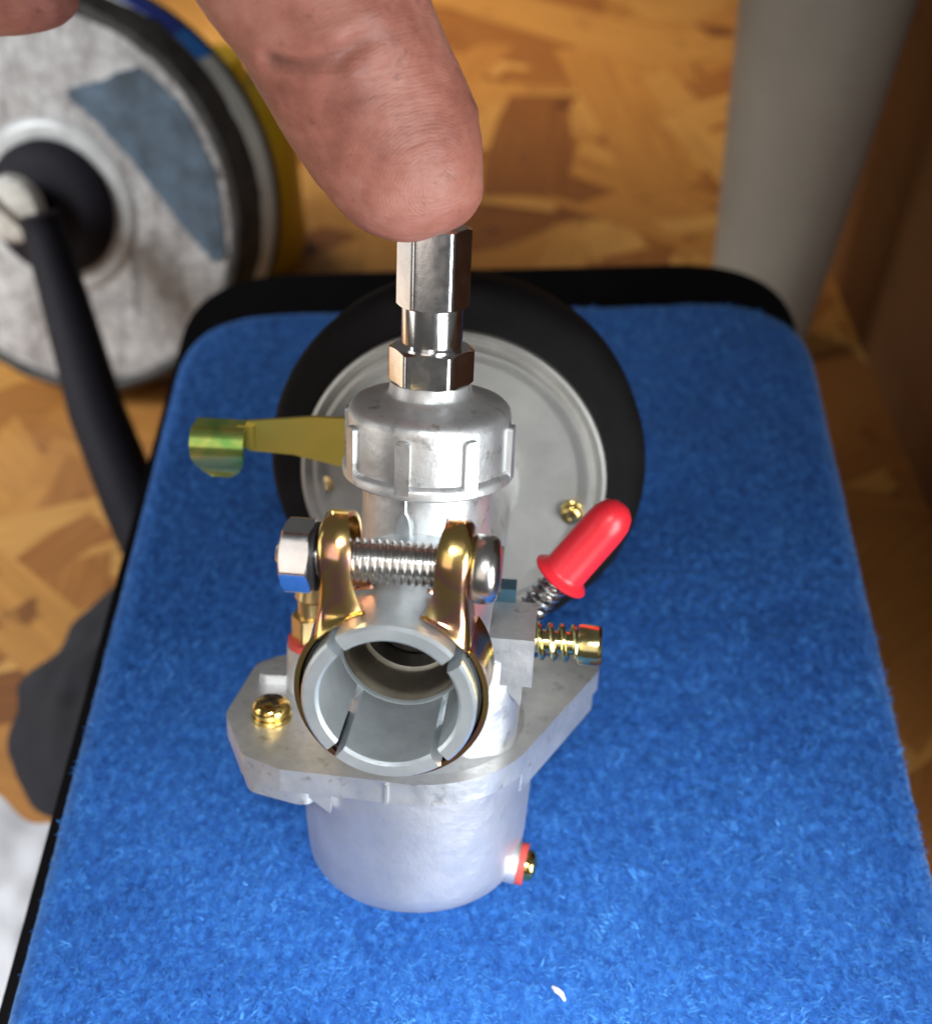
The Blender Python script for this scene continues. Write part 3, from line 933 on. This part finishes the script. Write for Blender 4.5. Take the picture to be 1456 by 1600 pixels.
THUMB = [(7.2, 20.6, 113.9, 1.9, 1.6), (6.0, 20.7, 115.2, 5.4, 4.4), (3.3, 21.4, 117.4, 9.5, 7.6), (0.1, 22.7, 120.2, 12.0, 9.6), (-3.7, 24.7, 124.9, 12.95, 10.3), (-6.9, 26.2, 130.6, 13.0, 10.4), (-9.6, 27.3, 135.9, 13.25, 10.6), (-12.0, 28.4, 141.2, 13.8, 10.9), (-16.0, 30.9, 148.1, 14.7, 11.5), (-20.8, 36.9, 154.4, 15.9, 12.5), (-26.6, 46.2, 161.1, 16.89, 12.67)]
FINGERS = [
 [(-63.3, 82.8, 125.6, 4.51, 4.51), (-65.5, 82.7, 125.4, 7.89, 7.89), (-72.5, 81.5, 125.7, 9.2, 9.2), (-86.1, 80.2, 127.2, 9.56, 9.56), (-91.9, 84.0, 136.9, 10.34, 10.34), (-86.7, 88.5, 150.1, 10.03, 10.03), (-64.6, 87.8, 160.9, 10.11, 10.11), (-44.3, 82.1, 165.2, 10.69, 10.69)],
 [(-74.7, 103.7, 127.0, 4.82, 4.82), (-77.2, 103.5, 126.9, 8.44, 8.44), (-84.6, 102.4, 127.1, 9.84, 9.84), (-99.2, 101.1, 128.6, 10.22, 10.22), (-105.4, 105.3, 138.8, 10.73, 10.73), (-99.9, 110.4, 152.7, 10.43, 10.43), (-77.4, 115.3, 165.0, 10.5, 10.5), (-59.1, 115.1, 172.0, 10.78, 10.78)],
 [(-87.1, 125.4, 129.4, 5.13, 5.13), (-89.6, 125.2, 129.2, 8.6, 8.6), (-97.5, 124.0, 129.4, 9.8, 9.8), (-113.1, 122.7, 130.9, 10.1, 10.1), (-119.7, 127.4, 141.5, 10.45, 10.45), (-113.9, 133.1, 156.1, 10.14, 10.14), (-89.8, 138.6, 169.0, 10.24, 10.24), (-70.2, 138.8, 176.3, 10.56, 10.56)],
 [(-97.3, 146.9, 135.5, 4.44, 4.44), (-99.0, 146.7, 135.3, 7.4, 7.4), (-106.3, 145.5, 135.5, 8.4, 8.4), (-119.9, 144.2, 137.0, 8.7, 8.7), (-125.9, 148.3, 146.0, 9.1, 9.1), (-120.7, 152.7, 159.3, 8.9, 8.9), (-100.1, 158.8, 172.8, 9.2, 9.2), (-80.2, 160.2, 180.5, 9.8, 9.8)]]
PALM = [(-30.3, 52.6, 161.3, 14, 11), (-44, 76, 168, 24, 13), (-56, 104, 178, 34, 15), (-66, 128, 192, 36, 15), (-76, 152, 210, 30, 16), (-88, 180, 234, 24, 18), (-105, 225, 272, 26, 21), (-120, 265, 305, 30, 24)]

def skin_mat():
    m, nt, b = new_mat('skin')
    f = noise_tex(nt, 95, 6, 0.65)
    col = ramp(nt, f, [(0.28, (0.26, 0.085, 0.060)), (0.5, (0.41, 0.155, 0.110)), (0.72, (0.51, 0.235, 0.180))])
    g2 = noise_tex(nt, 420, 5, 0.7)
    grime = ramp(nt, g2, [(0.27, (0.42, 0.36, 0.36)), (0.40, (1, 1, 1))])
    mx = node(nt, 'ShaderNodeMix', data_type='RGBA', blend_type='MULTIPLY')
    mx.inputs[0].default_value = 0.7
    nt.links.new(col, mx.inputs[6])
    nt.links.new(grime, mx.inputs[7])
    ca = node(nt, 'ShaderNodeAttribute', attribute_name='crease_dark')
    mc = node(nt, 'ShaderNodeMix', data_type='RGBA')
    nt.links.new(ca.outputs['Fac'], mc.inputs[0])
    nt.links.new(mx.outputs[2], mc.inputs[6])
    mc.inputs[7].default_value = (0.12, 0.045, 0.035, 1)
    nt.links.new(mc.outputs[2], b.inputs['Base Color'])
    b.inputs['Roughness'].default_value = 0.52
    b.inputs['Subsurface Weight'].default_value = 0.12
    b.inputs['Subsurface Radius'].default_value = (1.0, 0.35, 0.2)
    b.inputs['Subsurface Scale'].default_value = 0.0025
    # papillary ridges plus fine wrinkles
    tc = node(nt, 'ShaderNodeTexCoord')
    w = node(nt, 'ShaderNodeTexWave')
    w.wave_type = 'RINGS'
    w.rings_direction = 'SPHERICAL'
    w.inputs['Scale'].default_value = 620
    w.inputs['Distortion'].default_value = 5
    w.inputs['Detail'].default_value = 2
    w.inputs['Detail Scale'].default_value = 0.25
    mp = node(nt, 'ShaderNodeMapping')
    mp.inputs['Location'].default_value = (-0.003, -0.0135, -0.121)
    nt.links.new(tc.outputs['Object'], mp.inputs['Vector'])
    nt.links.new(mp.outputs[0], w.inputs['Vector'])
    b1 = node(nt, 'ShaderNodeBump')
    b1.inputs['Strength'].default_value = 0.13
    b1.inputs['Distance'].default_value = 0.00012
    nt.links.new(w.outputs['Fac'], b1.inputs['Height'])
    b2 = node(nt, 'ShaderNodeBump')
    b2.inputs['Strength'].default_value = 0.45
    b2.inputs['Distance'].default_value = 0.0004
    nt.links.new(noise_tex(nt, 330, 5, 0.65), b2.inputs['Height'])
    nt.links.new(b1.outputs[0], b2.inputs['Normal'])
    mp3 = node(nt, 'ShaderNodeMapping')
    mp3.inputs['Scale'].default_value = (190, 190, 1000)
    mp3.inputs['Rotation'].default_value = (0.0, 0.45, 0.0)
    nt.links.new(tc.outputs['Object'], mp3.inputs['Vector'])
    wr = noise_tex(nt, 1.0, 4, 0.6, vec=mp3.outputs[0], distortion=0.4)
    b3 = node(nt, 'ShaderNodeBump')
    b3.inputs['Strength'].default_value = 0.55
    b3.inputs['Distance'].default_value = 0.00045
    nt.links.new(wr, b3.inputs['Height'])
    nt.links.new(b2.outputs[0], b3.inputs['Normal'])
    nt.links.new(b3.outputs[0], b.inputs['Normal'])
    return m
M['skin'] = skin_mat()

def build_hand():
    v, f = [], []
    for secs in [THUMB] + FINGERS + [PALM]:
        a, b = loft(secs)
        n = len(v)
        v += a
        f += [[i + n for i in q] for q in b]
    tmp = mesh_obj('hand_raw', v, f, 'skin')
    md = tmp.modifiers.new('r', 'REMESH')
    md.mode = 'VOXEL'
    md.voxel_size = 0.65 * S
    sm = tmp.modifiers.new('s', 'SMOOTH')
    sm.factor = 0.5
    sm.iterations = 8
    dg = bpy.context.evaluated_depsgraph_get()
    me = bpy.data.meshes.new_from_object(tmp.evaluated_get(dg))
    raw = tmp.data
    bpy.data.objects.remove(tmp)
    bpy.data.meshes.remove(raw)
    me.name = 'hand'
    n = len(me.vertices)
    co = np.empty(n * 3); me.vertices.foreach_get('co', co); co = co.reshape(-1, 3)
    no = np.empty(n * 3); me.vertices.foreach_get('normal', no); no = no.reshape(-1, 3)
    P = co / S
    def dist_line(line):
        line = np.array(line, float)
        best = np.full(n, 1e9)
        for a, b in zip(line[:-1], line[1:]):
            ab = b - a
            t = np.clip(((P - a) @ ab) / (ab @ ab), 0, 1)
            best = np.minimum(best, np.linalg.norm(P - (a + t[:, None] * ab), axis=1))
        return best
    disp = np.zeros(n)
    creases = [
        ([(-18.3, 17.5, 137.6), (-14.0, 16.0, 137.4), (-9.8, 15.8, 138.6), (-6.6, 16.9, 139.8), (-4.2, 17.6, 140.5), (-1.3, 18.2, 140.5), (1.1, 19.5, 141.1)], 0.95, 0.95),
        ([(-9.2, 16.2, 137.6), (-7.9, 16.6, 139.3), (-6.2, 17.2, 140.9), (-5.4, 17.8, 141.6)], 0.4, 0.7),
        ([(-17.5, 17.5, 134.0), (-13, 15.0, 133.3), (-8.0, 15.0, 134.6)], 0.30, 0.8),
        ([(-16.5, 17.0, 130.8), (-12, 14.5, 130.5)], 0.25, 0.7),
        ([(-14.0, 17.5, 127.0), (-10, 15.0, 127.5)], 0.18, 0.7)]
    for line, depth, w in creases:
        d = dist_line(line)
        disp -= depth * np.exp(-(d / w) ** 2)
        disp += depth * 0.45 * np.exp(-((d - 2.6) / 1.6) ** 2) * (d < 8)
    # flattened contact where the tip presses on the adjuster, and slight lumpiness
    for i in range(n):
        p = P[i]
        if p[2] < 160:
            disp[i] += 0.28 * mnoise.noise((p[0] * 0.13, p[1] * 0.13, p[2] * 0.13)) + 0.10 * mnoise.noise((p[0] * 0.5, p[1] * 0.5, p[2] * 0.5))
    crease_tone = np.zeros(n)
    for line, depth, w in creases:
        crease_tone = np.maximum(crease_tone, min(1, depth * 1.3) * np.exp(-(dist_line(line) / (w * 0.9)) ** 2))  # skin colour darker along the crease lines
    at = me.attributes.new('crease_dark', 'FLOAT', 'POINT')
    at.data.foreach_set('value', crease_tone)
    co = co + no * (disp * S)[:, None]
    me.vertices.foreach_set('co', co.ravel())
    me.polygons.foreach_set('use_smooth', [True] * len(me.polygons))
    me.materials.clear()
    me.materials.append(M['skin'])
    o = bpy.data.objects.new('person', me)
    COL.objects.link(o)
    tag(o, 'bare hand pressing its thumb down on the chrome adjuster of the carburetor', 'person')
    return o
hand = build_hand()

# ================================================================== worn wheel at the upper left
AX = Vector((-0.2036, -0.9324, 0.2986))
EX = Vector((0.977, -0.2134, 0.0))
EY = Vector((0.0637, 0.2917, 0.9544))
WC = Vector((-155.9, 285.1, -32.1))
MW = Matrix(((EX.x, EY.x, AX.x, WC.x), (EX.y, EY.y, AX.y, WC.y), (EX.z, EY.z, AX.z, WC.z), (0, 0, 0, 1)))

def wheel_face_mat():
    m, nt, b = new_mat('worn_grey_wheel_face')
    tc = node(nt, 'ShaderNodeTexCoord')
    f = noise_tex(nt, 45, 6, 0.65)
    col = ramp(nt, f, [(0.26, (0.14, 0.125, 0.12)), (0.48, (0.36, 0.345, 0.34)), (0.68, (0.54, 0.53, 0.525))])
    vo = node(nt, 'ShaderNodeTexVoronoi')
    vo.inputs['Scale'].default_value = 170
    nt.links.new(tc.outputs['Object'], vo.inputs['Vector'])
    mp = node(nt, 'ShaderNodeMapping')
    mp.inputs['Scale'].default_value = (150, 18, 150)
    nt.links.new(tc.outputs['Object'], mp.inputs['Vector'])
    st = noise_tex(nt, 1.0, 3, 0.6, vec=mp.outputs[0])
    mx = node(nt, 'ShaderNodeMix', data_type='RGBA', blend_type='MULTIPLY')
    mx.inputs[0].default_value = 0.8
    nt.links.new(col, mx.inputs[6])
    nt.links.new(ramp(nt, st, [(0.34, (0.42, 0.42, 0.42)), (0.46, (1, 1, 1))]), mx.inputs[7])
    m3 = node(nt, 'ShaderNodeMix', data_type='RGBA', blend_type='MULTIPLY')
    m3.inputs[0].default_value = 0.75
    nt.links.new(mx.outputs[2], m3.inputs[6])
    vo.feature = 'DISTANCE_TO_EDGE'
    vo.inputs['Scale'].default_value = 120
    nt.links.new(ramp(nt, vo.outputs['Distance'], [(0.01, (0.62, 0.61, 0.60)), (0.10, (1, 1, 1))]), m3.inputs[7])
    nt.links.new(m3.outputs[2], b.inputs['Base Color'])
    b.inputs['Roughness'].default_value = 0.6
    bump(nt, b, f, 0.6, 0.0009)
    return m
M['wheel_face'] = wheel_face_mat()
def rough_poly(pts, rad, seg):
    o = resample(round_poly(pts, rad, seg), 90)
    return [(float(x + rng.normal(0, 0.45)), float(y + rng.normal(0, 0.45))) for x, y in o]
wheel = empty('worn_wheel', 'worn round grey wheel with black rim and centre bolt standing beside the stool', 'wheel')
wheel.matrix_world = Matrix.Translation(WC * S) @ MW.to_quaternion().to_matrix().to_4x4()
face = G().lathe([(0, 0), (30, 0), (71, -0.6), (73.4, -1.5), (73.4, -6), (0, -6)], 96).build('wheel_face', 'wheel_face', wheel)
G().lathe([(73.0, -3), (73.4, 0.2), (75.0, 1.0), (77.0, 0.2), (78.6, -3), (80.2, -12), (80.4, -15), (73, -15)], 96).build('black_rim', 'wheel_rim', wheel)
for vv in bpy.data.objects['black_rim'].data.vertices:
    kk = 1 + 0.014 * mnoise.noise(vv.co * 220) + 0.010 * mnoise.noise(vv.co * 60)
    vv.co.x *= kk; vv.co.y *= kk
G().lathe([(70, -15), (80.6, -15), (82.4, -24), (82.4, -25), (70, -25)], 96).build('white_band', 'white_paint', wheel)
G().lathe([(70, -25), (82.9, -25), (83.6, -28), (82.6, -31), (0, -31)], 96).build('rear_rim', 'wheel_rim', wheel)
def band_patch(name, a0, a1, mat, r_off=0.25):
    grid = []
    for i in range(13):
        a = math.radians(a0 + (a1 - a0) * i / 12)
        row = []
        for j in range(3):
            z = -15.4 - 9.0 * j / 2
            r = 80.6 + (82.4 - 80.6) * j / 2 + r_off
            row.append((r * math.cos(a), r * math.sin(a), z))
        grid.append(row)
    G().sheet(grid, 0.4).build(name, mat, wheel)
band_patch('blue_label', 55, 112, 'blue_paint')
band_patch('light_blue_label', 46, 55, 'sky_paint')
G().prism(rough_poly([(6, 44), (26, 50), (40, 56), (56, 42), (68.0, 20), (71.0, -12), (66, -16), (50, 2), (30, 25), (18, 36)], 3, 4), -0.4, 0.35).build('blue_print', 'wheel_blue', wheel)
G().lathe([(24, 0), (25, 1.6), (27, 2.2), (31, 2.0), (33.5, 1.2), (34.5, 0)], 72).build('hub_ring', 'hub_ring', wheel, 50)
G().lathe([(0, 11), (18, 11), (23, 9), (26.0, 6), (26.5, 0), (0, 0)], 64).build('hub', 'black_cable', wheel)
hb = G().lathe([(0, 26.6), (9, 26.4), (11.6, 25.6), (12.6, 24), (12.6, 20), (0, 20)], 40, Matrix.Translation((-5, 3, 0))).build('hub_bolt', 'bolt_cap', wheel)
G().box((-8.5, -1.4, 25.9), (8.5, 1.4, 26.8), 0.1, Matrix.Translation((-5, 3, 0)) @ Matrix.Rotation(-0.7, 4, 'Z')).build('bolt_slot', 'recess', hb)
G().lathe([(0, 20), (8, 20), (8, 10), (0, 10)], 32, Matrix.Translation((-5, 3, 0))).build('bolt_shank', 'black_cable', hb)
# black lever arm running down from the hub
wm = (Matrix.Translation(WC) @ MW.to_quaternion().to_matrix().to_4x4()).inverted()
arm_pts = [wm @ Vector(p) for p in ((-151, 254, -18), (-149.0, 250.2, -27.9), (-138.9, 226.1, -45.7), (-126.3, 195.3, -63.1), (-110.7, 165.6, -79.5), (-99.0, 143.4, -97.2), (-92, 128, -110))]
G().tube([tuple(p) for p in arm_pts], [7.5, 8.0, 9.0, 10.0, 10.5, 9.0, 7.0], 16).build('lever_arm', 'black_cable', wheel, 60)

# ================================================================== other things on the floor
post = G().lathe([(0, FZ + 1), (21, FZ + 1), (22.0, FZ + 3), (25.4, -65), (32.0, 40), (35, 110), (38, 190), (38, 300), (0, 300)], 64, Matrix.Translation((141, 312, 0))).build('grey_post', 'grey_post')
tag(post, 'thick grey round tapered post rising behind the stool', 'post')

board = G().box((190, 40, FZ + 1), (204, 640, 240), 1.0).build('brown_board', 'brown_board')
tag(board, 'dark brown wooden board standing upright right of the grey post', 'board')
bot = G().lathe([(0, FZ + 1), (27, FZ + 1), (31, FZ + 4), (33, FZ + 10), (33, FZ + 70), (31, FZ + 80), (22, FZ + 90), (14, FZ + 94), (13, FZ + 104), (0, FZ + 104)], 64, Matrix.Translation((-107, 388, 0))).build('yellow_bottle', 'yellow')
tag(bot, 'yellow plastic bottle half hidden behind the worn wheel and thumb', 'bottle')

def cloth_heap(name, outline, h, mat, seed, label):
    """crumpled cloth-like heap lying on the floor: a puffed sheet with folds and a soft uneven hem"""
    o = resample(round_poly(outline, 10, 6), 120)
    c = o.mean(0)
    v = [(c[0], c[1], FZ + 1 + h)]
    f = []
    nr = 30
    for i in range(1, nr + 1):
        k = i / nr
        for j in range(120):
            x, y = c + (o[j] - c) * k * (1 + 0.10 * mnoise.noise((o[j][0] * 0.05, o[j][1] * 0.05, seed)))
            fold = mnoise.noise((x * 0.045, y * 0.03, seed)) * 0.55 + mnoise.noise((x * 0.12, y * 0.10, seed + 5)) * 0.25
            z = FZ + 0.9 + h * (1 - k ** 3) * (0.75 + fold) + 0.35 * (1 - k)
            v.append((x, y, max(z, FZ + 0.95)))
    for j in range(120):
        f.append((0, 1 + j, 1 + (j + 1) % 120))
    for i in range(nr - 1):
        a, b = 1 + i * 120, 1 + (i + 1) * 120
        for j in range(120):
            f.append((a + j, b + j, b + (j + 1) % 120, a + (j + 1) % 120))
    ob = mesh_obj(name, v, f, mat, None, 80)
    tag(ob, label, 'cloth')
    return ob
cloth_heap('shade_heap', [(-112, 176), (-134, 138), (-146, 112), (-140, 84), (-128, 62), (-60, 56), (-60, 176)], 13, 'floor_shade', 2.0, 'dark heap added in place of the floor shade left of the stool')  # lumpy heap added where the floor lies in shade
cloth_heap('pale_cloth', [(-158, 76), (-120, 60), (-100, 50), (-60, 20), (-60, -60), (-190, -40)], 12, 'white_tray', 8.0, 'pale crumpled cloth on the floor at the lower left corner')

# speck of lint on the felt
G().tube([(22.0, -42.6, 1.0), (22.6, -43.4, 1.5), (23.4, -44.0, 1.4), (24.0, -45.0, 0.9)], [0.25, 0.5, 0.45, 0.2], 8).build('lint_speck', 'lint')
tag(bpy.data.objects['lint_speck'], 'tiny white lint speck on the blue pad, lower right', 'lint')
